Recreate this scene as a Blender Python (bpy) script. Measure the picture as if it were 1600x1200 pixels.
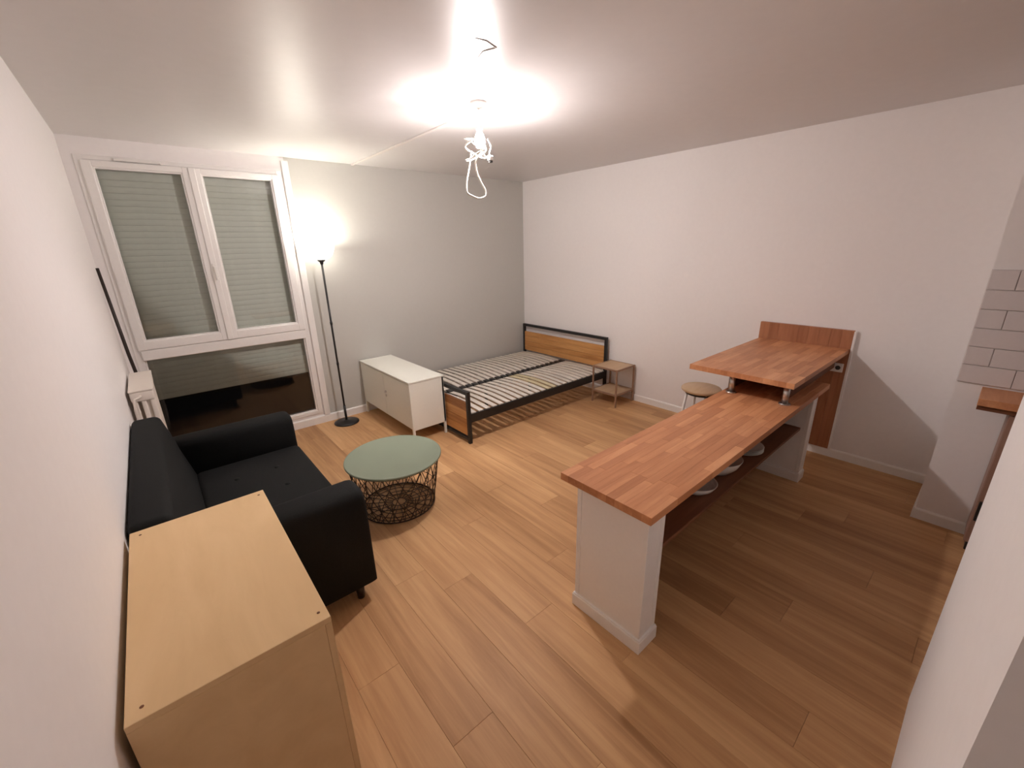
import bpy, bmesh, math, random
from mathutils import Vector, Matrix
random.seed(7)
for o in list(bpy.data.objects): bpy.data.objects.remove(o, do_unlink=True)
sc = bpy.context.scene
C = sc.collection

# ------------------------------------------------------------------ camera
YAW, PITCH, ROLL, FPX, CAMZ = 0.7011, 0.3157, -0.0251, 652.62, 1.7917
cam_d = bpy.data.cameras.new('camera'); cam = bpy.data.objects.new('camera', cam_d); C.objects.link(cam)
f = Vector((math.sin(YAW)*math.cos(PITCH), math.cos(YAW)*math.cos(PITCH), -math.sin(PITCH)))
r = Vector((math.cos(YAW), -math.sin(YAW), 0)); u = r.cross(f)
r2 = r*math.cos(ROLL) + u*math.sin(ROLL); u2 = -r*math.sin(ROLL) + u*math.cos(ROLL)
cam.matrix_world = Matrix(((r2.x, u2.x, -f.x, 0), (r2.y, u2.y, -f.y, 0), (r2.z, u2.z, -f.z, CAMZ), (0, 0, 0, 1)))
cam_d.sensor_width = 36; cam_d.lens = FPX*36/1600; cam_d.clip_start = 0.02
sc.camera = cam
# ------------------------------------------------------------------ world (night outside) and exposure
w = bpy.data.worlds.new('night'); sc.world = w; w.use_nodes = True
w.node_tree.nodes['Background'].inputs[0].default_value = (0.5, 0.42, 0.45, 1)
w.node_tree.nodes['Background'].inputs[1].default_value = 0.012
vs = sc.view_settings
vs.view_transform = 'Standard'; vs.look = 'None'; vs.gamma = 1; vs.use_curve_mapping = False
vs.exposure = 2.25
sc.cycles.diffuse_bounces = 6; sc.cycles.max_bounces = 8; sc.cycles.glossy_bounces = 3
sc.cycles.use_adaptive_sampling = True; sc.cycles.adaptive_threshold = 0.02; sc.cycles.sample_clamp_indirect = 6.0
BULB = 560.0        # emission of the bare ceiling bulb
TORCH = 2.2        # watts of the floor lamp's bulb

# ------------------------------------------------------------------ room numbers (metres)
XL, W, D, H = -0.2607, 4.187, 4.632, 2.6335
XS, YS = 3.59, 0.09          # kitchen wall plane and where it steps out
YB = -2.2                    # wall behind the photographer

# ------------------------------------------------------------------ materials
def nt(name):
    m = bpy.data.materials.new(name); m.use_nodes = True
    return m, m.node_tree.nodes, m.node_tree.links, m.node_tree.nodes['Principled BSDF']
def plain(name, col, rough=0.5, metal=0.0, bump=0.0, scale=60, vary=0.0, spec=0.5):
    m, n, l, b = nt(name)
    b.inputs['Roughness'].default_value = rough; b.inputs['Metallic'].default_value = metal
    b.inputs['Specular IOR Level'].default_value = spec
    tc = n.new('ShaderNodeTexCoord'); nz = n.new('ShaderNodeTexNoise')
    nz.inputs['Scale'].default_value = scale; nz.inputs['Detail'].default_value = 2
    l.new(tc.outputs['Object'], nz.inputs['Vector'])
    rp = n.new('ShaderNodeValToRGB')
    rp.color_ramp.elements[0].position = .3; rp.color_ramp.elements[1].position = .7
    rp.color_ramp.elements[0].color = [c*(1-vary) for c in col]+[1]
    rp.color_ramp.elements[1].color = [min(1, c*(1+vary)) for c in col]+[1]
    l.new(nz.outputs['Fac'], rp.inputs['Fac']); l.new(rp.outputs['Color'], b.inputs['Base Color'])
    if bump:
        bp = n.new('ShaderNodeBump'); bp.inputs['Strength'].default_value = bump; bp.inputs['Distance'].default_value = .004
        l.new(nz.outputs['Fac'], bp.inputs['Height']); l.new(bp.outputs['Normal'], b.inputs['Normal'])
    return m
def wood(name, dark, mid, light, axis='y', rough=0.45, grain=26, stretch=14, vary=0.25, spec=.4, knots=0.0):
    """procedural wood with the grain along one object axis; every board differs by its random value"""
    m, n, l, b = nt(name)
    b.inputs['Roughness'].default_value = rough; b.inputs['Specular IOR Level'].default_value = spec
    tc = n.new('ShaderNodeTexCoord'); oi = n.new('ShaderNodeObjectInfo')
    off = n.new('ShaderNodeMath'); off.operation = 'MULTIPLY'; off.inputs[1].default_value = 37.0
    l.new(oi.outputs['Random'], off.inputs[0])
    add = n.new('ShaderNodeVectorMath'); add.operation = 'ADD'
    l.new(tc.outputs['Object'], add.inputs[0]); l.new(off.outputs[0], add.inputs[1])
    mp = n.new('ShaderNodeMapping'); s = [grain]*3; s['xyz'.index(axis)] = grain/stretch
    mp.inputs['Scale'].default_value = s; l.new(add.outputs[0], mp.inputs['Vector'])
    nz = n.new('ShaderNodeTexNoise'); nz.inputs['Scale'].default_value = 1; nz.inputs['Detail'].default_value = 5; nz.inputs['Roughness'].default_value = .62
    nz.inputs['Distortion'].default_value = .6
    l.new(mp.outputs[0], nz.inputs['Vector'])
    mp2 = n.new('ShaderNodeMapping'); s2 = [grain*.28]*3; s2['xyz'.index(axis)] = grain*.28/stretch*1.3
    mp2.inputs['Scale'].default_value = s2; l.new(add.outputs[0], mp2.inputs['Vector'])
    nz2 = n.new('ShaderNodeTexNoise'); nz2.inputs['Scale'].default_value = 1; nz2.inputs['Detail'].default_value = 2
    l.new(mp2.outputs[0], nz2.inputs['Vector'])
    mx = n.new('ShaderNodeMath'); mx.operation = 'MULTIPLY_ADD'; mx.inputs[1].default_value = .55
    l.new(nz.outputs['Fac'], mx.inputs[0])
    h = n.new('ShaderNodeMath'); h.operation = 'MULTIPLY'; h.inputs[1].default_value = .45
    l.new(nz2.outputs['Fac'], h.inputs[0]); l.new(h.outputs[0], mx.inputs[2])
    # board to board shift
    sh = n.new('ShaderNodeMath'); sh.operation = 'MULTIPLY_ADD'; sh.inputs[1].default_value = vary; sh.inputs[2].default_value = -vary/2
    l.new(oi.outputs['Random'], sh.inputs[0])
    ad = n.new('ShaderNodeMath'); ad.operation = 'ADD'; l.new(mx.outputs[0], ad.inputs[0]); l.new(sh.outputs[0], ad.inputs[1])
    rp = n.new('ShaderNodeValToRGB'); e = rp.color_ramp.elements
    e[0].position = .30; e[0].color = (*dark, 1); e[1].position = .70; e[1].color = (*light, 1)
    k = e.new(.5); k.color = (*mid, 1)
    l.new(ad.outputs[0], rp.inputs['Fac']); l.new(rp.outputs['Color'], b.inputs['Base Color'])
    bp = n.new('ShaderNodeBump'); bp.inputs['Strength'].default_value = .06; bp.inputs['Distance'].default_value = .002
    l.new(nz.outputs['Fac'], bp.inputs['Height']); l.new(bp.outputs['Normal'], b.inputs['Normal'])
    return m
def emit(name, col, s, base=(.9, .9, .88)):
    m, n, l, b = nt(name); b.inputs['Base Color'].default_value = (*base, 1)
    b.inputs['Emission Color'].default_value = (*col, 1); b.inputs['Emission Strength'].default_value = s
    return m
M = {}
M['wall'] = plain('wall_paint', (.88, .855, .845), .75, scale=30, vary=.008, spec=.2)
M['ceil'] = plain('ceiling_paint', (.71, .69, .685), .40, bump=.08, scale=14, vary=.01, spec=.35)
M['trim'] = plain('trim_paint', (.90, .885, .865), .4, vary=.01)
M['pvc'] = plain('window_pvc', (.84, .82, .80), .35, vary=.01)
M['shutter'] = plain('shutter_slats', (.72, .735, .665), .6, vary=.03, scale=20)
M['floor'] = wood('floor_oak', (.39, .205, .092), (.56, .32, .152), (.70, .43, .215), 'y', .46, 24, 18, .18, .22)
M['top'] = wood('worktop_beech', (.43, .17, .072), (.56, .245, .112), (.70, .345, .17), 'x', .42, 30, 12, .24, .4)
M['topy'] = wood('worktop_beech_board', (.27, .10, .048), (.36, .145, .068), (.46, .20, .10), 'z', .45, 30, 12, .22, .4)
M['darkwood'] = wood('dark_brown_board', (.13, .05, .024), (.18, .07, .033), (.23, .095, .045), 'x', .5, 26, 12, .1, .3)  # dark brown wood of the back board, shelf and battens
M['birch'] = wood('birch_plywood', (.70, .48, .255), (.77, .545, .30), (.83, .60, .345), 'y', .55, 9, 5, .08, .15)
M['acacia'] = wood('acacia_plank', (.30, .12, .035), (.50, .235, .075), (.64, .34, .125), 'y', .45, 30, 12, .3, .4)
M['black'] = plain('black_powder_coat', (.012, .012, .013), .4, vary=.05)
M['slat'] = wood('slat_birch', (.62, .57, .50), (.70, .65, .58), (.76, .71, .64), 'y', .5, 20, 10, .15, .3)
M['slaty'] = wood('slat_pale_yellow', (.60, .52, .33), (.66, .58, .38), (.70, .62, .42), 'y', .5, 20, 10, .1, .3)
M['fabric'] = plain('black_fabric', (.0105, .0112, .0112), .85, bump=.25, scale=220, vary=.15, spec=.25)
M['cab'] = plain('cream_steel', (.84, .85, .775), .42, vary=.01)
M['cabdoor'] = plain('cream_steel_door', (.82, .825, .74), .42, vary=.01)
M['green'] = plain('sage_green_lacquer', (.225, .268, .195), .45, vary=.015, scale=6)
M['wire'] = plain('bronze_wire', (.075, .05, .035), .45, .5, vary=.05)
M['copper'] = plain('copper_brown_tube', (.33, .20, .13), .42, .2, vary=.04)
M['rad'] = plain('radiator_enamel', (.80, .73, .66), .4, vary=.01)
M['rod'] = plain('dark_brown_rod', (.025, .014, .010), .5, vary=.1)
M['chrome'] = plain('brushed_chrome', (.62, .60, .58), .28, 1.0, vary=.03)
M['tile'] = plain('glazed_white_tile', (.72, .67, .66), .25, vary=.01)
M['grout'] = plain('tile_grout', (.60, .55, .54), .8, vary=.03)
M['plastic'] = plain('white_plastic', (.82, .80, .77), .4, vary=.01)
M['ceramic'] = plain('white_ceramic', (.78, .77, .74), .2, vary=.01)
M['seat'] = wood('stool_seat_wood', (.50, .34, .20), (.58, .41, .26), (.64, .47, .31), 'x', .5, 20, 8, .1, .3)
M['cord'] = plain('white_cord', (.80, .76, .70), .5, vary=.02)
M['paint_ridge'] = plain('filler_ridge', (.78, .73, .70), .5, vary=.03)
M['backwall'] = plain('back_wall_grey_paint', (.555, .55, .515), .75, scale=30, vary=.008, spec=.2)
M['bulb_neck'] = emit('lit_bulb_neck', (1.0, .905, .885), BULB*.05)
M['bulb'] = emit('lit_bulb', (1.0, .905, .885), BULB)
M['shade'] = emit('lit_lamp_shade', (1.0, .93, .82), 1.7)
M['kitchen'] = plain('kitchen_front', (.34, .20, .15), .45, vary=.05)
M['outlet_dark'] = plain('outlet_hole', (.05, .05, .05), .6)
def glass():
    m = bpy.data.materials.new('window_glass'); m.use_nodes = True; n = m.node_tree.nodes; l = m.node_tree.links
    n.remove(n['Principled BSDF'])
    t = n.new('ShaderNodeBsdfTransparent'); t.inputs[0].default_value = (.975, .985, .975, 1)
    g = n.new('ShaderNodeBsdfGlossy'); g.inputs['Roughness'].default_value = .02
    fr = n.new('ShaderNodeFresnel'); fr.inputs[0].default_value = 1.52
    mx = n.new('ShaderNodeMixShader'); l.new(fr.outputs[0], mx.inputs[0]); l.new(t.outputs[0], mx.inputs[1]); l.new(g.outputs[0], mx.inputs[2])
    l.new(mx.outputs[0], n['Material Output'].inputs[0]); return m
M['glass'] = glass()

# ------------------------------------------------------------------ mesh helpers
class MB:
    def __init__(s): s.v = []; s.f = []; s.smooth = []
    def add(s, vs, fs, sm=False):
        k = len(s.v); s.v += [tuple(p) for p in vs]; s.f += [tuple(i+k for i in q) for q in fs]; s.smooth += [sm]*len(fs); return s
    def box(s, x0, x1, y0, y1, z0, z1):
        return s.hexa([(x0,y0,z0),(x1,y0,z0),(x1,y1,z0),(x0,y1,z0),(x0,y0,z1),(x1,y0,z1),(x1,y1,z1),(x0,y1,z1)])
    def hexa(s, p):
        return s.add(p, [(0,3,2,1),(4,5,6,7),(0,1,5,4),(1,2,6,5),(2,3,7,6),(3,0,4,7)])
    def rbox(s, x0, x1, y0, y1, z0, z1, b=.004, seg=2):
        bm = bmesh.new(); bmesh.ops.create_cube(bm, size=1)
        for v in bm.verts: v.co = Vector(((x0+x1)/2+v.co.x*(x1-x0), (y0+y1)/2+v.co.y*(y1-y0), (z0+z1)/2+v.co.z*(z1-z0)))
        bmesh.ops.bevel(bm, geom=list(bm.edges), offset=b, segments=seg, affect='EDGES', profile=.5)
        return s.bm(bm, seg > 2)
    def bm(s, bm, sm=False):
        bm.verts.index_update(); s.add([v.co.copy() for v in bm.verts], [[v.index for v in q.verts] for q in bm.faces], sm); bm.free(); return s
    def tube(s, pts, rad, n=10, closed=False, caps=True):
        pts = [Vector(p) for p in pts]; m = len(pts); rs = rad if isinstance(rad, (list, tuple)) else [rad]*m
        up = None; rings = []
        for i, p in enumerate(pts):
            a = pts[(i-1) % m] if (closed or i > 0) else p; b = pts[(i+1) % m] if (closed or i < m-1) else p
            t = (b-a).normalized()
            if up is None: up = t.orthogonal().normalized()
            up = (up - t*up.dot(t)); up = up.normalized() if up.length > 1e-6 else t.orthogonal().normalized()
            sd = t.cross(up)
            rings.append([p+(up*math.cos(2*math.pi*k/n)+sd*math.sin(2*math.pi*k/n))*rs[i] for k in range(n)])
        fs = []; L = m if closed else m-1
        for i in range(L):
            j = (i+1) % m
            for k in range(n): fs.append((i*n+k, i*n+(k+1) % n, j*n+(k+1) % n, j*n+k))
        s.add(sum(rings, []), fs, True)
        if caps and not closed: s.add(rings[0], [tuple(range(n))[::-1]]); s.add(rings[-1], [tuple(range(n))])
        return s
    def lathe(s, prof, c=(0,0,0), n=40):
        vs = []; m = len(prof)
        for k in range(n):
            a = 2*math.pi*k/n
            vs += [(c[0]+R*math.cos(a), c[1]+R*math.sin(a), c[2]+z) for R, z in prof]
        fs = []
        for k in range(n):
            q = (k+1) % n
            for i in range(m-1): fs.append((k*m+i, q*m+i, q*m+i+1, k*m+i+1))
        return s.add(vs, fs, True)
    def bar(s, a, b, wx, wy):
        """square bar between two points (section wx by wy)"""
        a = Vector(a); b = Vector(b); t = (b-a).normalized()
        ref = Vector((0,0,1)) if abs(t.z) < .9 else Vector((0,1,0))
        sd = t.cross(ref).normalized(); up = sd.cross(t)
        p = []
        for e in (a, b):
            for i, j in ((-1,-1),(1,-1),(1,1),(-1,1)): p.append(e+sd*i*wx/2+up*j*wy/2)
        return s.add(p, [(0,1,2,3),(4,7,6,5),(0,4,5,1),(1,5,6,2),(2,6,7,3),(3,7,4,0)])
WLOC = {}
def mesh_of(mb, name, centre, mat):
    me = bpy.data.meshes.new(name); me.from_pydata([tuple(Vector(v)-centre) for v in mb.v], [], mb.f)
    bm = bmesh.new(); bm.from_mesh(me); bmesh.ops.remove_doubles(bm, verts=bm.verts, dist=1e-6)
    ok = len(bm.faces) == len(mb.f)
    if ok: bm.to_mesh(me)
    bmesh.ops.recalc_face_normals(bm, faces=bm.faces); bm.to_mesh(me); bm.free()
    if ok and any(mb.smooth): me.polygons.foreach_set('use_smooth', mb.smooth); 
    me.materials.append(mat); me.update(); return me
def place(o, centre, parent):
    base = WLOC[parent.name] if parent else Vector((0,0,0))
    if parent: o.parent = parent
    o.location = centre-base; WLOC[o.name] = Vector(centre)
def obj(name, mb, mat, parent=None, mod=None):
    vs = mb.v; lo = [min(v[i] for v in vs) for i in range(3)]; hi = [max(v[i] for v in vs) for i in range(3)]
    c = Vector(((lo[0]+hi[0])/2, (lo[1]+hi[1])/2, lo[2]))
    me = mesh_of(mb, name, c, M[mat]); o = bpy.data.objects.new(name, me); C.objects.link(o); place(o, c, parent)
    return o
def linked(name, me, centre, parent):
    o = bpy.data.objects.new(name, me); C.objects.link(o); place(o, Vector(centre), parent); return o
def tag(o, label, cat, group=None):
    o['label'] = label; o['category'] = cat
    if group: o['group'] = group
    return o
def thing(name, label, cat, loc, group=None):
    o = bpy.data.objects.new(name, None); o.empty_display_size = .1; C.objects.link(o); place(o, Vector(loc), None)
    return tag(o, label, cat, group)
def struct(name, mb, mat, label=None):
    o = obj(name, mb, mat); o['kind'] = 'structure'
    if label: o['label'] = label
    return o
def structE(name, loc, label):
    o = bpy.data.objects.new(name, None); C.objects.link(o); place(o, Vector(loc), None); o['kind'] = 'structure'; o['label'] = label; return o

# ------------------------------------------------------------------ the room
T = .12
# floor: a screed with separate planks laid on it along the room's depth
fl = struct('floor', MB().box(XL-T, W+T, YB-T, D+T, -.06, -.012), 'floor', 'light oak plank floor of the whole room')
PW, PL, gap = .190, 1.29, .0009
plank_meshes = {}
def plank(x0, x1, y0, y1):
    key = (round(x1-x0, 3), round(y1-y0, 3))
    if key not in plank_meshes:
        hx, hy = (x1-x0)/2, (y1-y0)/2
        mb = MB(); b = .0012
        mb.add([(-hx,-hy,0),(hx,-hy,0),(hx,hy,0),(-hx,hy,0),(-hx,-hy,.0115),(hx,-hy,.0115),(hx,hy,.0115),(-hx,hy,.0115),
                (-hx+b,-hy+b,.012),(hx-b,-hy+b,.012),(hx-b,hy-b,.012),(-hx+b,hy-b,.012)],
               [(0,3,2,1),(0,1,5,4),(1,2,6,5),(2,3,7,6),(3,0,4,7),(4,5,9,8),(5,6,10,9),(6,7,11,10),(7,4,8,11),(8,9,10,11)])
        plank_meshes[key] = mesh_of(mb, 'plank', Vector((0,0,0)), M['floor'])
    linked('plank', plank_meshes[key], ((x0+x1)/2, (y0+y1)/2, -.012), fl)
x = XL; i = 0
offs = [0, .46, .9, .23, .68, 1.08]
while x < W-.001:
    x1 = min(x+PW, W); y = YB-offs[i % 6]
    while y < D-.001:
        a, b = max(y, YB), min(y+PL, D)
        if b-a > .02: plank(x+gap/2, x1-gap/2, a+gap/2, b-gap/2)
        y += PL
    x = x1; i += 1
struct('ceiling', MB().box(XL-T, W+T, YB-T, D+T, H, H+.1), 'ceil', 'off-white painted ceiling')
struct('wall_left', MB().box(XL-T, XL, YB-T, D+T, 0, H), 'wall', 'white wall beside the sofa')
struct('wall_right', MB().box(W, W+T, YS, D+T, 0, H), 'wall', 'white wall behind the bed head and bar table')
struct('wall_entrance', MB().box(XL, W+T, YB-T, YB, 0, H), 'wall')
struct('wall_kitchen', MB().box(XS, W+T, YB, YS, 0, H), 'wall', 'kitchen wall stepping out of the right wall')
struct('wall_partition', MB().box(.69, 2.0, YB, -.1, 0, H), 'wall', 'white partition wall end beside the entrance')
# window wall with its opening
OX0, OX1, OZ0, OZ1 = -.20, 1.175, .115, 2.515
mb = MB(); mb.box(XL, OX0, D, D+T, 0, H); mb.box(OX1, 1.215, D, D+T, 0, H); mb.box(OX0, OX1, D, D+T, OZ1, H); mb.box(OX0, OX1, D, D+T, 0, OZ0)
struct('wall_window', mb, 'wall', 'white surround of the tall window')
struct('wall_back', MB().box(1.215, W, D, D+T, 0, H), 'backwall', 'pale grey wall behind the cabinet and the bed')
# skirting boards: a board with a rounded top lip
def skirt(name, x0, y0, x1, y1, nx, ny, h=.075, t=.013):
    """board from (x0,y0) to (x1,y1) against a wall, nx,ny points into the room"""
    mb = MB(); e = Vector((x1-x0, y1-y0, 0)); n = Vector((nx, ny, 0))
    prof = [(0,0),(t,0),(t,h-.012),(t*.75,h-.004),(t*.35,h),(0,h)]
    vs = []
    for p in (Vector((x0,y0,0)), Vector((x1,y1,0))): vs += [p+n*a+Vector((0,0,b)) for a, b in prof]
    m = len(prof); mb.add(vs, [(i, (i+1) % m, m+(i+1) % m, m+i) for i in range(m)]+[tuple(range(m)), tuple(range(2*m-1, m-1, -1))])
    return struct(name, mb, 'trim')
skirt('baseboard_right', W, YS, W, D, -1, 0)
skirt('baseboard_back', XL, D, W-.014, D, 0, -1, .085, .016)
skirt('baseboard_left', XL, YB, XL, D-.017, 1, 0)
skirt('baseboard_kitchen', XS, YB, XS, YS, -1, 0)
skirt('baseboard_step', XS-.013, YS, W-.014, YS, 0, 1)
# cable trunking on the ceiling from the bulb to the window wall
cb = MB(); cb.rbox(1.842, 1.866, 2.40, D-.001, H-.013, H-.0005, .003)
struct('trim_1', cb, 'paint_ridge', 'thin white cable trunking on the ceiling')
# filled crack in the ceiling paint
cr = MB()
cr.tube([(1.27,1.70,H-.0005),(1.33,1.69,H-.0012),(1.405,1.715,H-.0012),(1.38,1.78,H-.0012),(1.405,1.86,H-.0012),(1.44,1.92,H-.0005)], [.0008,.0022,.0028,.0022,.0022,.0008], 6)
struct('trim_2', cr, 'ceil', 'small crack ridge in the ceiling paint near the bulb')
# white cover strip up the wall at the window's right side
mb = MB(); mb.rbox(1.185, 1.245, D-.022, D-.0005, .086, H-.03, .005); struct('trim_3', mb, 'pvc', 'white vertical strip right of the window')

# ------------------------------------------------------------------ window
win = structE('window_1', (.49, D, OZ0), 'tall white double window with lowered roller shutter')
def frame(x0, x1, z0, z1, wl, wr, wb, wt, y0, y1, b=.006):
    mb = MB()
    mb.rbox(x0, x0+wl, y0, y1, z0, z1, b); mb.rbox(x1-wr, x1, y0, y1, z0, z1, b)
    mb.rbox(x0+wl-b, x1-wr+b, y0+.0008, y1-.0008, z0, z0+wb, b); mb.rbox(x0+wl-b, x1-wr+b, y0+.0008, y1-.0008, z1-wt, z1, b); return mb
fo = frame(OX0, OX1, OZ0, OZ1, .05, .05, .04, .035, D-.012, D+.07)
fo.rbox(OX0+.044, OX1-.044, D-.030, D+.066, .957, 1.042, .006)
obj('window_frame', fo, 'pvc', win)
def sash(x0, x1, name):
    s = obj(name, frame(x0, x1, 1.044, 2.478, .062, .066, .075, .045, D-.034, D+.05, .008), 'pvc', win)
    bead = frame(x0+.060, x1-.064, 1.117, 2.435, .012, .012, .012, .012, D-.022, D+.03, .003); obj('glazing_bead', bead, 'pvc', s)
    obj('pane', MB().box(x0+.064, x1-.068, D+.006, D+.026, 1.121, 2.431), 'glass', s)
    return s
s1 = sash(OX0+.030, .488, 'sash'); s2 = sash(.490, OX1-.030, 'sash')
st = obj('cover_strip', MB().rbox(.466, .512, D-.046, D-.033, 1.046, 2.476, .005), 'pvc', win)
hb = MB().rbox(.476, .502, D-.056, D-.045, 1.64, 1.72, .004); hb.rbox(.480, .498, D-.085, D-.070, 1.58, 1.70, .005); hb.tube([(.489, D-.05, 1.69), (.489, D-.078, 1.69)], .008, 10)
obj('window_handle', hb, 'plastic', win)
obj('pane', MB().box(OX0+.048, OX1-.048, D+.015, D+.035, .155, .96), 'glass', win)
obj('glazing_bead', frame(OX0+.048, OX1-.048, .153, .962, .014, .014, .014, .012, D+.002, D+.05, .003), 'pvc', win)
# vent grille over the left sash
vg = MB().rbox(.02, .30, D-.030, D-.011, 2.484, 2.503, .004)
for k in range(6): vg.box(.035+k*.043, .070+k*.043, D-.0315, D-.029, 2.489, 2.498)
obj('vent_grille', vg, 'plastic', win)
# roller shutter behind the glass: separate slats
sh = thing('roller_shutter', 'greyish green roller shutter lowered behind the window glass', 'shutter', (.49, D+.077, .575))
sm = None; z = .575
hw = (OX1-OX0)/2-.002
mb = MB(); P = .047
mb.add([(-hw,0,0),(hw,0,0),(hw,-.0022,.006),(-hw,-.0022,.006),(-hw,-.0032,.022),(hw,-.0032,.022),(hw,-.0022,.040),(-hw,-.0022,.040),(-hw,0,.0462),(hw,0,.0462),(-hw,.008,.0462),(hw,.008,.0462),(-hw,.008,0),(hw,.008,0)],
       [(0,1,3,2)[:0] or (0,1,2,3),(3,2,5,4),(4,5,6,7),(7,6,9,8),(8,9,11,10),(10,11,13,12),(12,13,1,0),(0,3,4,7,8,10,12),(1,13,11,9,6,5,2)])
slat_me = mesh_of(mb, 'slat', Vector((0,0,0)), M['shutter'])
while z < 2.50:
    linked('slat', slat_me, ((OX0+OX1)/2, D+.077, z), sh); z += P
obj('bottom_rail', MB().rbox(OX0+.001, OX1-.001, D+.073, D+.090, .555, .574, .003), 'black', sh)
obj('head_box', MB().rbox(OX0+.001, OX1-.001, D+.0705, D+.0735, 2.365, 2.50, .001), 'shutter', sh)
# masonry outside, closing the shutter's sides
for k, (a, b) in enumerate(((OX0-.12, OX0+.001), (OX1-.001, OX1+.12))):
    struct('wall_reveal' if k == 0 else 'wall_reveal_2', MB().box(a, b, D+.0705 if k < 0 else D+T, D+.30, 0, H), 'wall')
# night outside: a black panel, the darkness put into its colour
struct('wall_night', MB().box(-1.2, 2.3, D+1.2, D+1.3, -.3, 1.0), 'black')

# ------------------------------------------------------------------ ceiling bulb
BX, BY = 1.772, 2.35
pn = thing('pendant_bulb', 'bare lit bulb hanging from the ceiling in a tangle of white cord', 'ceiling light', (BX, BY, H))
obj('ceiling_rose', MB().lathe([(0,-.0005),(.050,-.0005),(.052,-.006),(.046,-.018),(.022,-.026),(.010,-.034),(0,-.034)], (BX,BY,H), 28), 'plastic', pn)
obj('cord', MB().tube([(BX,BY,H-.03),(BX+.004,BY,H-.06),(BX+.002,BY,H-.085)], .0035, 8), 'cord', pn)
obj('socket', MB().lathe([(0,-.078),(.012,-.080),(.018,-.092),(.019,-.135),(.021,-.138),(.021,-.146),(0,-.146)], (BX,BY,H), 20), 'plastic', pn)
blb = obj('bulb', MB().lathe([(.034,-.2095),(.034,-.215),(.029,-.234),(.018,-.246),(0,-.251)], (BX,BY,H), 24), 'bulb', pn)
obj('bulb_neck', MB().lathe([(0,-.143),(.013,-.145),(.016,-.158),(.026,-.178),(.032,-.196),(.034,-.2095)], (BX,BY,H), 24), 'bulb_neck', blb)
# cord wound loosely around the bulb, then a long loop below
pts = []
for k in range(60):
    t = k/59; a = t*2*math.pi*2.6+1.2; R = .060+.014*math.sin(3*a+1)
    pts.append((BX-.018+R*math.cos(a)*1.0, BY+.01+R*math.sin(a), H-.235+.05*math.sin(a*.7+.5)-.035*t))
obj('cord_coil', MB().tube(pts, .0042, 7), 'cord', pn)
def smooth(P, n=10):
    P = [Vector(p) for p in P]; P = [P[0]]+P+[P[-1]]; out = []
    for i in range(1, len(P)-2):
        for k in range(n):
            t = k/n; a, b, c, d = P[i-1:i+3]
            out.append(.5*((2*b)+(c-a)*t+(2*a-5*b+4*c-d)*t*t+(3*b-a-3*c+d)*t**3))
    return out+[P[-2]]
lp = smooth([pts[-1], (BX-.040,BY-.01,H-.32), (BX-.035,BY,H-.38), (BX-.005,BY,H-.44), (BX+.028,BY,H-.485), (BX+.025,BY,H-.52), (BX-.020,BY+.005,H-.535), (BX-.070,BY+.01,H-.523), (BX-.108,BY+.01,H-.505), (BX-.102,BY+.02,H-.45), (BX-.070,BY+.03,H-.36), (BX-.05,BY+.03,H-.28)])
obj('cord_loop', MB().tube(lp, .0045, 8), 'cord', pn)
ce = smooth([(BX+.03,BY-.04,H-.20), (BX+.062,BY-.03,H-.235), (BX+.058,BY-.02,H-.27), (BX+.060,BY-.02,H-.288)])
obj('cord_end', MB().tube(ce, .0045, 8), 'cord', pn)
cn = obj('connector', MB().rbox(BX+.046, BX+.078, BY-.034, BY-.006, H-.313, H-.286, .004), 'plastic', pn)
obj('terminal', MB().rbox(BX+.052, BX+.074, BY-.030, BY-.010, H-.326, H-.3125, .003), 'outlet_dark', cn)

# ------------------------------------------------------------------ floor lamp
LX, LY = 1.354, 4.447
lm = thing('floor_lamp', 'slim black uplighter floor lamp glowing beside the window', 'lamp', (LX, LY, 0))
obj('base', MB().lathe([(0,.0),(.128,.0),(.130,.004),(.128,.012),(.10,.018),(.03,.024),(.013,.034),(.0,.034)], (LX,LY,.0005), 44), 'black', lm)
po = MB().tube([(LX,LY,.03),(LX,LY,.20)], .0125, 12); po.tube([(LX,LY,.20),(LX,LY,1.70)], .0098, 12); po.tube([(LX,LY,1.085),(LX,LY,1.115)], .0125, 12); po.tube([(LX,LY,.655),(LX,LY,.685)], .0125, 12)
obj('pole', po, 'black', lm)
obj('holder', MB().lathe([(0,1.675),(.014,1.68),(.018,1.70),(.034,1.712),(.038,1.722),(0,1.722)], (LX,LY,0), 20), 'black', lm)
so = MB().lathe([(0,1.724),(.05,1.727),(.085,1.742),(.112,1.772),(.128,1.812),(.137,1.856),(.134,1.857),(.124,1.813),(.108,1.775),(.082,1.747),(.05,1.732),(0,1.729)], (LX,LY,0), 40)
obj('lamp_shade', so, 'shade', lm)
obj('lamp_bulb', MB().lathe([(0,1.728),(.012,1.73),(.014,1.75),(.026,1.775),(.027,1.79),(.018,1.808),(0,1.814)], (LX,LY,0), 20), 'shade', lm)
pl = bpy.data.lights.new('lamp_light', 'POINT'); pl.energy = TORCH; pl.color = (1, .94, .83); pl.shadow_soft_size = .03
po_ = bpy.data.objects.new('lamp_light', pl); C.objects.link(po_); po_.parent = lm; po_.location = (0, 0, 1.850)

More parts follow.
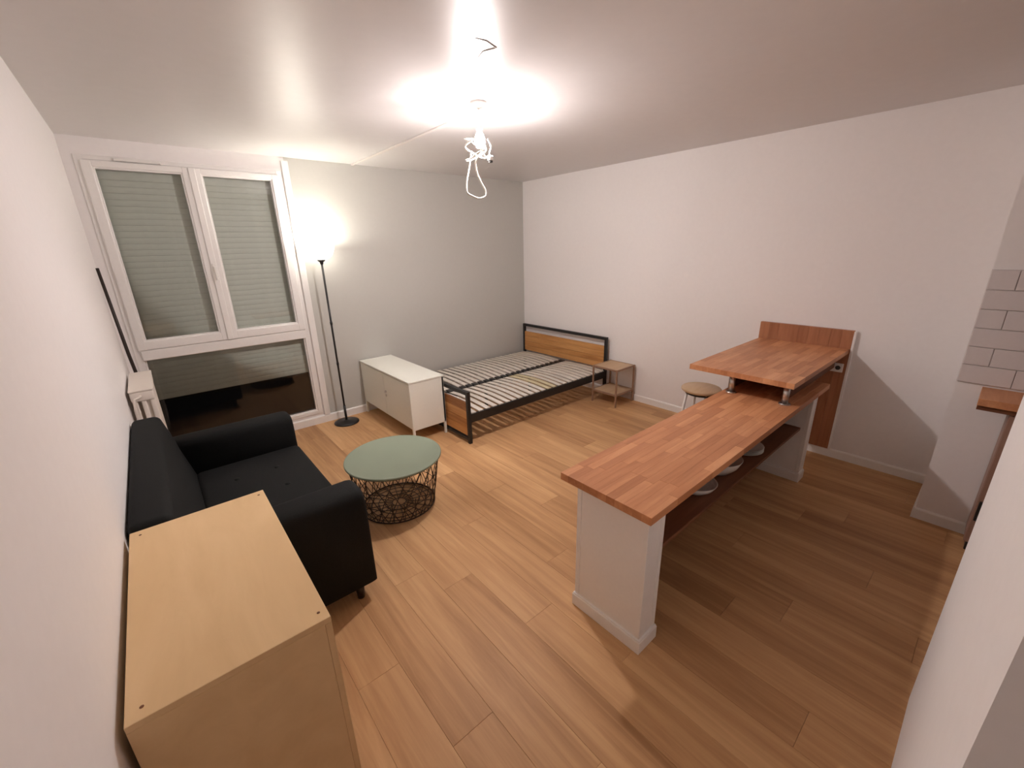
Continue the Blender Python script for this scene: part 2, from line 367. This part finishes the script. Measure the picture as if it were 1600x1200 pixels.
# ------------------------------------------------------------------ white steel cabinet
cx, cy, cw, cd = 1.650, 3.445, .372, 1.165
cabt = thing('steel_cabinet', 'low cream white steel cabinet on thin legs at the bed foot', 'cabinet', (cx+cw/2, cy+cd/2, 0))
Z0, Z1 = .125, .615
obj('body', MB().rbox(cx+.018, cx+cw, cy, cy+cd, Z0, Z1-.012, .003), 'cab', cabt)
obj('top', MB().rbox(cx-.004, cx+cw+.004, cy-.004, cy+cd+.004, Z1-.012, Z1+.004, .003), 'cab', cabt)
for k in range(2):
    y0 = cy+.022+k*(cd-.044)/2
    d_ = obj('door', MB().rbox(cx+.003, cx+.019, y0+.002, y0+(cd-.044)/2-.002, Z0+.012, Z1-.024, .002), 'cabdoor', cabt)
    if k == 0:
        ky = y0+(cd-.044)/2-.035
        obj('knob', MB().tube([(cx+.004,ky,.40),(cx-.010,ky,.40)], .012, 14), 'chrome', d_)
        obj('lock', MB().rbox(cx-.004, cx+.004, ky-.008, ky+.008, .345, .37, .002), 'chrome', d_)
for lx_, ly_ in ((cx, cy), (cx+cw-.022, cy), (cx, cy+cd-.022), (cx+cw-.022, cy+cd-.022)):
    obj('leg', MB().rbox(lx_, lx_+.022, ly_, ly_+.022, .0005, Z1-.012, .002), 'cab', cabt)

# ------------------------------------------------------------------ bed frame
BX0, BX1, BY0, BY1 = 2.032, 4.135, 3.055, 4.575
bed = thing('bed_frame', 'black steel double bed frame with wooden boards and bare slats', 'bed', ((BX0+BX1)/2, (BY0+BY1)/2, 0))
t = .034
def endframe(name, xx, top, wz0, wz1, low):
    mb = MB()
    mb.rbox(xx, xx+t, BY0, BY0+t, .0005, top, .003); mb.rbox(xx, xx+t, BY1-t, BY1, .0005, top, .003)
    mb.rbox(xx, xx+t, BY0+t-.002, BY1-t+.002, top-t, top, .003)
    mb.rbox(xx, xx+t, BY0+t-.002, BY1-t+.002, low, low+t*.8, .003)
    fr = obj(name, mb, 'black', bed)
    n = 4; hh = (wz1-wz0)/n
    for k in range(n):
        obj('board', MB().rbox(xx+.006, xx+t-.006, BY0+t, BY1-t, wz0+k*hh+.0012, wz0+(k+1)*hh-.0012, .002), 'acacia', fr)
    return fr
endframe('headboard', BX1-t, .725, .335, .615, .22)
endframe('footboard', BX0, .525, .075, .415, .03)
for yy in (BY0, BY1-.03):
    obj('side_rail', MB().rbox(BX0+t, BX1-t, yy, yy+.03, .215, .300, .003), 'black', bed)
obj('centre_rail', MB().rbox(BX0+t, BX1-t, 3.735, 3.775, .235, .312, .003), 'black', bed)
for xx in (2.75, 3.45): obj('support_leg', MB().rbox(xx, xx+.03, 3.740, 3.770, .0005, .236, .003), 'black', bed)
n = 24; sx = (BX1-BX0-2*t-.08)/(n-1)
def slat_mesh(y0, y1, mat):
    mb = MB(); ns = 6; vs = []; hw = .0265
    L = y1-y0
    for i in range(ns+1):
        q = i/ns; zz = .016*math.sin(math.pi*q); yy = -L/2+L*q
        vs += [(-hw,yy,zz),(hw,yy,zz),(hw,yy,zz+.009),(-hw,yy,zz+.009)]
    fs = [(0,1,2,3)]
    for i in range(ns):
        for a, b in ((0,1),(1,2),(2,3),(3,0)): fs.append((i*4+a, (i+1)*4+a, (i+1)*4+b, i*4+b))
    fs.append((ns*4+3, ns*4+2, ns*4+1, ns*4)); mb.add(vs, fs)
    return mesh_of(mb, 'slat', Vector((0,0,0)), M[mat])
nearm, farm, yel = slat_mesh(BY0+.012, 3.735, 'slat'), slat_mesh(3.775, BY1-.012, 'slat'), slat_mesh(BY0+.012, 3.735, 'slaty')
for k in range(n):
    xx = BX0+t+.04+k*sx
    linked('slat', yel if k in (12, 13) else nearm, (xx, (BY0+.012+3.735)/2, .301), bed)
    linked('slat', farm, (xx, (3.775+BY1-.012)/2, .301), bed)
# black caps joining the slats along the centre rail
for k in range(0, n, 1):
    xx = BX0+t+.04+k*sx
    obj('slat_cap', MB().rbox(xx-.029, xx+.029, 3.715, 3.795, .3125, .322, .002, 1), 'black', bed)

# ------------------------------------------------------------------ bedside table
nx0, nx1, ny0, ny1 = 3.80, 4.15, 2.665, 3.015
ns_ = thing('bedside_table', 'small open copper brown side table with lower shelf by the bed head', 'side table', ((nx0+nx1)/2, (ny0+ny1)/2, 0))
for a in (nx0, nx1-.018):
    for b in (ny0, ny1-.018): obj('leg', MB().rbox(a, a+.018, b, b+.018, .0005, .452, .003), 'copper', ns_)
for z0, nm in ((.430, 'top'), (.135, 'shelf')):
    mb = MB(); mb.rbox(nx0+.016, nx1-.016, ny0+.001, ny0+.017, z0, z0+.020, .002); mb.rbox(nx0+.016, nx1-.016, ny1-.017, ny1-.001, z0, z0+.020, .002)
    mb.rbox(nx0+.001, nx0+.017, ny0+.016, ny1-.016, z0, z0+.020, .002); mb.rbox(nx1-.017, nx1-.001, ny0+.016, ny1-.016, z0, z0+.020, .002)
    fr = obj(nm+'_frame', mb, 'copper', ns_)
    obj(nm+'_board', MB().rbox(nx0+.017, nx1-.017, ny0+.017, ny1-.017, z0+.008, z0+.018, .001), 'seat', fr)

# ------------------------------------------------------------------ coffee table
TX, TY, TR, TZ = 1.083, 2.625, .338, .39
ct = thing('coffee_table', 'round sage green coffee table on a bronze wire basket', 'coffee table', (TX, TY, 0))
obj('table_top', MB().lathe([(0,TZ-.012),(TR-.004,TZ-.012),(TR,TZ-.008),(TR,TZ+.002),(TR-.004,TZ+.005),(TR-.010,TZ+.002),(0,TZ+.002)], (TX,TY,0), 64), 'green', ct)
RB, RT = .262, .318; wr = .0028
def ring(R, z, rad, name):
    return obj(name, MB().tube([(TX+R*math.cos(2*math.pi*k/48), TY+R*math.sin(2*math.pi*k/48), z) for k in range(48)], rad, 6, closed=True), 'wire', ct)
ring(RT, TZ-.019, .0045, 'top_ring'); ring(RB, .006, .0050, 'bottom_ring'); ring(RB+(RT-RB)*.30, .12, wr, 'middle_ring'); ring(RB+(RT-RB)*.66, .25, wr, 'middle_ring')
bw = MB(); NW = 22
def rp_(q): return RB+(RT-RB)*q
for k in range(NW):
    for sgn in (-1, 1):
        a0 = 2*math.pi*k/NW
        bw.tube([(TX+rp_(q)*math.cos(a0+sgn*q*.55), TY+rp_(q)*math.sin(a0+sgn*q*.55), .006+q*(TZ-.026)) for q in (0,.33,.66,1)], wr, 5)
    a0 = 2*math.pi*(k+.5)/NW
    bw.tube([(TX+rp_(q)*math.cos(a0), TY+rp_(q)*math.sin(a0), .006+q*(TZ-.026)) for q in (0, .45)], wr, 5)
obj('wire_basket', bw, 'wire', ct)
bt = MB()
for R in (.05, .10, .15, .20, .235): bt.tube([(TX+R*math.cos(2*math.pi*k/36), TY+R*math.sin(2*math.pi*k/36), .006) for k in range(36)], wr, 5, closed=True)
for k in range(20):
    a = 2*math.pi*k/20; bt.tube([(TX+.05*math.cos(a),TY+.05*math.sin(a),.006),(TX+RB*math.cos(a),TY+RB*math.sin(a),.006)], wr, 5)
obj('basket_bottom', bt, 'wire', ct)

# ------------------------------------------------------------------ sofa
sofa = thing('sofa', 'black fabric two seat sofa with rounded arms along the left wall', 'sofa', (.17, 2.66, 0))
SY0, SY1, SX0, SX1 = 1.885, 3.445, -.255, .600
AW = .205
def soft(x0, x1, y0, y1, z0, z1, b, seg=5, top_scale=None):
    return MB().rbox(x0, x1, y0, y1, z0, z1, b, seg)
obj('base', MB().rbox(SX0+.06, SX1-.012, SY0+AW-.03, SY1-AW+.03, .10, .27, .02, 4), 'fabric', sofa)
def arm(y0, y1):
    # rounded-top arm section swept along x, front slightly rounded
    prof = []
    c = (y0+y1)/2; hw = (y1-y0)/2; zt = .655
    for a in range(0, 181, 12):
        an = math.radians(a); e = .55
        prof.append((c+hw*math.copysign(abs(math.cos(an))**e, math.cos(an)), zt-.10+.10*abs(math.sin(an))**e))
    prof = [(y1, .10)]+prof+[(y0, .10)]
    mb = MB(); xs = [(-.10, 1), (SX1-.03, 1), (SX1-.008, .985), (SX1+.004, .95), (SX1+.006, .88)]
    m = len(prof); vs = []
    for xx, s in xs: vs += [(xx, c+(py-c)*s, .10+(pz-.10)*(1-(1-s)*.6) if pz > .1 else .10+(1-s)*.05) for py, pz in prof]
    fs = []
    for i in range(len(xs)-1):
        for k in range(m): fs.append((i*m+k, i*m+(k+1) % m, (i+1)*m+(k+1) % m, (i+1)*m+k))
    fs += [tuple(range(m)), tuple(range((len(xs)-1)*m, len(xs)*m))[::-1]]
    return mb.add(vs, fs, True)
obj('arm', arm(SY0, SY0+AW), 'fabric', sofa); obj('arm', arm(SY1-AW, SY1), 'fabric', sofa)
# sloping backrest
def backrest():
    bm = bmesh.new(); bmesh.ops.create_cube(bm, size=1)
    for v in bm.verts:
        y = SY0+.02 if v.co.y < 0 else SY1-.10
        if v.co.z < 0: v.co = Vector((SX0 if v.co.x < 0 else .055, y, .10))
        else: v.co = Vector((SX0+.0 if v.co.x < 0 else -.120, y+(-.03 if v.co.y > 0 else .0), .845))
    bmesh.ops.bevel(bm, geom=list(bm.edges), offset=.030, segments=5, affect='EDGES', profile=.5)
    return MB().bm(bm, True)
bk = obj('backrest', backrest(), 'fabric', sofa)
seat = obj('seat_cushion', MB().rbox(-.03, SX1+.012, SY0+AW-.004, SY1-AW+.004, .265, .430, .04, 5), 'fabric', sofa)
for bx_ in (.17, .40):
    for by_ in (2.38, 2.66, 2.94):
        obj('button', MB().lathe([(0,.008),(.010,.007),(.015,.003),(.016,0),(0,0)], (bx_,by_,.429), 14), 'fabric', seat)
for a in (-.2, .52):
    for b in (SY0+.05, SY1-.09): obj('foot', MB().lathe([(0,.0005),(.018,.0005),(.026,.102),(0,.102)], (a,b,0), 16), 'rod', sofa)

# ------------------------------------------------------------------ birch cabinet in the foreground
gx0, gx1, gy0, gy1, gz = -.243, .186, 1.018, 1.878, .84
bc = thing('birch_cabinet', 'birch plywood cabinet in the foreground against the left wall', 'cabinet', ((gx0+gx1)/2, (gy0+gy1)/2, 0))
tp = obj('top', MB().rbox(gx0, gx1, gy0, gy1, gz-.018, gz, .0015), 'birch', bc)
for a in (gx0+.03, gx1-.022):
    for b in (gy0+.035, gy1-.035): obj('screw', MB().lathe([(0,.0012),(.0035,.0012),(.0045,.0002),(0,.0002)], (a,b,gz), 12), 'darkwood', tp)
for y0 in (gy0, gy1-.018): obj('side_panel', MB().rbox(gx0, gx1-.018, y0, y0+.018, .0005, gz-.0182, .001), 'birch', bc)
obj('back_panel', MB().rbox(gx0, gx0+.012, gy0+.0185, gy1-.0185, .0005, gz-.0185, .001), 'birch', bc)
obj('bottom', MB().rbox(gx0+.0125, gx1-.018, gy0+.0185, gy1-.0185, .06, .078, .001), 'birch', bc)
obj('shelf', MB().rbox(gx0+.0125, gx1-.022, gy0+.0185, gy1-.0185, .42, .438, .001), 'birch', bc)
for k in range(2):
    y0 = gy0+k*(gy1-gy0)/2
    d_ = obj('door', MB().rbox(gx1-.0175, gx1, y0+.0015, y0+(gy1-gy0)/2-.0015, .045, gz-.0195, .001), 'birch', bc)
    ky = y0+(gy1-gy0)/2-.04 if k == 0 else y0+.04
    obj('knob', MB().tube([(gx1-.001,ky,.45),(gx1+.012,ky,.45),(gx1+.024,ky,.45)], [.007,.007,.014], 14), 'birch', d_)

# ------------------------------------------------------------------ radiator
rx0, rx1, ry0, ry1, rz0, rz1 = -.243, -.118, 3.60, 4.22, .20, .95
rd = thing('radiator', 'white column radiator on the left wall beyond the sofa back', 'radiator', ((rx0+rx1)/2, (ry0+ry1)/2, 0))
ns = 11; sp = (ry1-ry0)/ns
def section():
    mb = MB(); d = sp*.80
    mb.rbox(rx0, rx1, 0, d, rz1-.075, rz1-.006, .010, 3); mb.rbox(rx0, rx1, 0, d, rz0, rz0+.07, .010, 3)
    cwid = .027
    for k in range(3):
        c0 = rx0+.004+k*(rx1-rx0-.008-cwid)/2
        mb.rbox(c0, c0+cwid, .006, d-.006, rz0+.06, rz1-.065, .008, 3)
    return mb
for k in range(ns):
    mb = section(); mb.v = [(a, b+ry0+k*sp, c) for a, b, c in mb.v]
    if k == 0: s0 = obj('section', mb, 'rad', rd)
    else: linked('section', s0.data, WLOC[s0.name]+Vector((0, k*sp, 0)), rd)
hd = MB()
for xx, zz in ((rx0+.055, rz1-.04), (rx0+.055, rz0+.035)): hd.tube([(xx,ry0+.01,zz),(xx,ry1-.02,zz)], .018, 12)
obj('header_pipe', hd, 'rad', rd)
obj('top_cover', MB().rbox(rx0-.002, rx1+.003, ry0-.004, ry1-.012, rz1-.0055, rz1+.004, .002), 'rad', rd)
vp = MB().tube([(rx0+.055,ry0,rz1-.04),(rx0+.02,ry0-.035,rz1-.045),(rx0+.012,ry0-.035,rz1-.12),(rx0+.012,ry0-.035,.0005)], .009, 10)
obj('supply_pipe', vp, 'rad', rd)
for z_ in (rz0-.198,):
    for yy in (ry0+.06, ry1-.12): obj('foot', MB().rbox(rx0+.02, rx1-.02, yy, yy+.02, .0005, rz0+.01, .003), 'rad', rd)

# ------------------------------------------------------------------ dark pole leaning in the corner
rod = MB().tube([(-.165,4.50,.0015),(-.195,4.475,.52),(-.225,4.45,1.05),(-.246,4.42,1.72)], [.012,.012,.012,.010], 12)
tag(obj('leaning_pole', rod, 'rod'), 'thin dark brown pole leaning in the corner left of the window', 'pole')

# ------------------------------------------------------------------ peninsula: white stub walls, back board and shelf
PX0, PX1, PY0, PY1, PZ = 1.277, 3.63, .702, 1.176, .790
TH = .036
pen = thing('peninsula_base', 'white kitchen peninsula base with open shelf under the long worktop', 'kitchen island', ((PX0+PX1)/2, .94, 0))
def stub(x0, x1, y0, y1):
    e = obj('end_wall', MB().rbox(x0, x1, y0, y1, .0005, PZ-TH-.0005, .004), 'trim', pen)
    # corner beads
    for xx in (x0, x1):
        for yy in (y0, y1):
            obj('corner_bead', MB().rbox(xx-(.0035 if xx == x0 else .022), xx+(.022 if xx == x0 else .0035), yy-(.0035 if yy == y0 else .022), yy+(.022 if yy == y0 else .0035), .08, PZ-TH-.001, .002), 'trim', e)
    # skirting around the foot
    def band(o, z0, z1): return MB().rbox(x0-o, x1+o, y0-o, y1+o, z0, z1, .003)
    sk = obj('skirting', band(.013, .0005, .068), 'trim', e)
    obj('skirting_lip', band(.010, .066, .077), 'trim', sk)
stub(1.352, 1.475, .752, 1.128); stub(3.52, 3.615, .757, 1.128)
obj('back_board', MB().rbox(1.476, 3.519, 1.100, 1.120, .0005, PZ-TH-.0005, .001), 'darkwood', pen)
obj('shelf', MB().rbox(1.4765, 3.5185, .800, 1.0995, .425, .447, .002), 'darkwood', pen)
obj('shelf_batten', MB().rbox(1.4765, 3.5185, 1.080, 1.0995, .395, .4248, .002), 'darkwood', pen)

# butcher-block worktops: every stave is its own piece
def staves(parent, x0, x1, y0, y1, z0, z1, rows, Ls, mat='top', seed=1):
    rg = random.Random(seed); wd = (y1-y0)/rows
    for rI in range(rows):
        a = x0; first = True
        while a < x1-.001:
            L = rg.uniform(*Ls)*(rg.uniform(.35, 1) if first else 1); first = False
            b = a+L
            if x1-b < .10: b = x1
            g = .0001; bv = .0004
            obj('stave', MB().rbox(a+g, b-g, y0+rI*wd+g, y0+(rI+1)*wd-g, z0, z1, bv, 1), mat, parent)
            a = b
wt = thing('worktop', 'long butcher block worktop on the white peninsula', 'worktop', ((PX0+PX1)/2, .94, PZ-TH))
staves(wt, PX0, PX1, PY0, PY1, PZ-TH, PZ, 11, (.24, .42), seed=3)
UX0, UX1, UY0, UY1, UZ = 2.882, W-.036, .730, 1.399, .955
ut = thing('bar_top', 'raised butcher block bar table fixed to the right wall on steel posts', 'bar table', ((UX0+UX1)/2, 1.06, PZ))
staves(ut, UX0, UX1, UY0, UY1, UZ-TH, UZ, 15, (.26, .44), seed=9)
for yy in (.785, 1.118):
    p_ = obj('post', MB().tube([(2.955,yy,PZ+.0065),(2.955,yy,UZ-TH-.006)], .019, 18), 'chrome', ut)
    obj('flange', MB().tube([(2.955,yy,PZ+.0005),(2.955,yy,PZ+.007)], .034, 20), 'chrome', p_); obj('flange', MB().tube([(2.955,yy,UZ-TH-.007),(2.955,yy,UZ-TH-.0005)], .034, 20), 'chrome', p_)
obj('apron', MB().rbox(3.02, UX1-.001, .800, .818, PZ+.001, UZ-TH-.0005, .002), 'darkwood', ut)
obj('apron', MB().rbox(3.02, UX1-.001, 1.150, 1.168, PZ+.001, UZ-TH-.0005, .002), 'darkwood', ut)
# board on the wall behind the bar
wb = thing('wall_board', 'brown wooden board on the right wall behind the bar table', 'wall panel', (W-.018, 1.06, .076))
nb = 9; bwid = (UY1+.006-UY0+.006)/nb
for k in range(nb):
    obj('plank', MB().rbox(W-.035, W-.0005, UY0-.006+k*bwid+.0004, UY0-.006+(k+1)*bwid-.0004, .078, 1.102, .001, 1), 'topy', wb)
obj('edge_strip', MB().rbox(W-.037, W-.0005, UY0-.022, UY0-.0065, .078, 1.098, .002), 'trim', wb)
ol = thing('power_outlet', 'white double power outlet on the brown board under the bar', 'outlet', (W-.045, .79, .765))
ob = obj('plate', MB().rbox(W-.050, W-.0355, .742, .862, .760, .832, .004, 3), 'plastic', ol)
for yy in (.775, .830): obj('socket', MB().tube([(W-.0515,yy,.796),(W-.049,yy,.796)], .018, 16), 'outlet_dark', ob)
# dishes on the shelf
def bowl(x_, y_, n_, R, label, nm='bowl', cat='bowl'):
    t_ = thing(nm, label, cat, (x_, y_, .4475), 'dishes on the peninsula shelf')
    for k in range(n_):
        z_ = .4475+k*.014
        obj(nm+'_shell', MB().lathe([(0,.002),(R*.42,.002),(R*.45,0),(R*.50,.004),(R*.80,.030),(R,.066),(R*.985,.068),(R*.78,.034),(R*.45,.009),(0,.008)], (x_,y_,z_), 32), 'ceramic', t_)
def dish_single(x_, y_, z_, R, hh, label, nm, cat):
    o = obj(nm, MB().lathe([(0,.002),(R*.50,.002),(R*.52,0),(R*.56,.003),(R*.85,hh*.5),(R,hh),(R*.985,hh+.002),(R*.83,hh*.5+.004),(R*.52,.009),(0,.008)], (x_,y_,z_), 32), 'ceramic')
    return tag(o, label, cat, 'dishes on the peninsula shelf')
dish_single(2.13, .925, .4475, .115, .060, 'white bowl on the peninsula shelf, nearest the front end wall', 'bowl', 'bowl')
dish_single(2.44, .945, .4475, .140, .095, 'large white bowl in the middle of the peninsula shelf', 'bowl', 'bowl')
for k, w_ in enumerate(('lowest plate of the white stack at the far end of the peninsula shelf', 'middle plate of the white stack at the far end of the peninsula shelf', 'topmost plate of the white stack at the far end of the peninsula shelf')):
    dish_single(2.83, .945, .4475+k*.012, .125, .022, w_, 'plate', 'plate')

# ------------------------------------------------------------------ stool behind the bar
SXc, SYc, SZ = 3.46, 1.555, .60
stl = thing('stool', 'light wood topped stool with white metal legs behind the peninsula', 'stool', (SXc, SYc, 0))
obj('seat', MB().lathe([(0,SZ-.028),(.150,SZ-.028),(.160,SZ-.020),(.162,SZ-.008),(.155,SZ),(0,SZ+.001)], (SXc,SYc,0), 40), 'seat', stl)
for k in range(4):
    a = math.pi/4+k*math.pi/2
    obj('leg', MB().tube([(SXc+.185*math.cos(a),SYc+.185*math.sin(a),.0008),(SXc+.115*math.cos(a),SYc+.115*math.sin(a),SZ-.029)], .011, 10), 'plastic', stl)
obj('foot_ring', MB().tube([(SXc+.160*math.cos(2*math.pi*k/32),SYc+.160*math.sin(2*math.pi*k/32),.21) for k in range(32)], .007, 8, closed=True), 'black', stl)
obj('seat_ring', MB().tube([(SXc+.122*math.cos(2*math.pi*k/32),SYc+.122*math.sin(2*math.pi*k/32),SZ-.045) for k in range(32)], .008, 8, closed=True), 'black', stl)

# ------------------------------------------------------------------ kitchen corner: tiles, counter, base cabinet
tw = structE('trim_4', (XS, -1, .965), 'white glazed wall tiles over the kitchen counter')
obj('grout', MB().box(XS-.004, XS-.0005, YB+.001, YS, .965, 1.612), 'grout', tw)
TWd, THt = .215, .1075; tm = {}
for row in range(6):
    yy = YS-(TWd/2 if row % 2 else 0)+TWd
    while yy > YB:
        a, b = max(yy-TWd, YB+.001), min(yy, YS)
        if b-a > .01:
            key = round(b-a, 3)
            if key not in tm:
                tm[key] = mesh_of(MB().rbox(-.0045, .0045, -(b-a)/2+.0013, (b-a)/2-.0013, .0013, THt-.0013, .002, 1), 'tile', Vector((0,0,0)), M['tile'])
            linked('tile', tm[key], (XS-.0085, (a+b)/2, .965+row*THt), tw)
        yy -= TWd
kc = thing('kitchen_counter', 'thick wooden kitchen counter edge on the tiled wall at right', 'counter', (3.44, -1.0, .90))
obj('slab', MB().rbox(3.30, XS-.0005, -2.15, -.020, .912, .952, .002), 'top', kc)
obj('under_batten', MB().rbox(3.315, XS-.0005, -2.15, -.022, .885, .9115, .002), 'darkwood', kc)
kb = thing('base_cabinet', 'brown kitchen base cabinet under the counter at the right edge', 'cabinet', (3.46, -1.0, .0))
obj('body', MB().rbox(3.345, XS-.014, -2.15, -.145, .08, .8845, .002), 'kitchen', kb)
obj('plinth', MB().rbox(3.39, XS-.014, -2.15, -.16, .0005, .0795, .002), 'black', kb)
for k in range(3):
    y1_ = -.147-k*.6
    d_ = obj('door', MB().rbox(3.327, 3.3445, y1_-.596, y1_, .085, .88, .002), 'kitchen', kb)
    obj('handle', MB().rbox(3.302, 3.327, y1_-.02, y1_-.006, .24, .36, .004), 'black', d_)
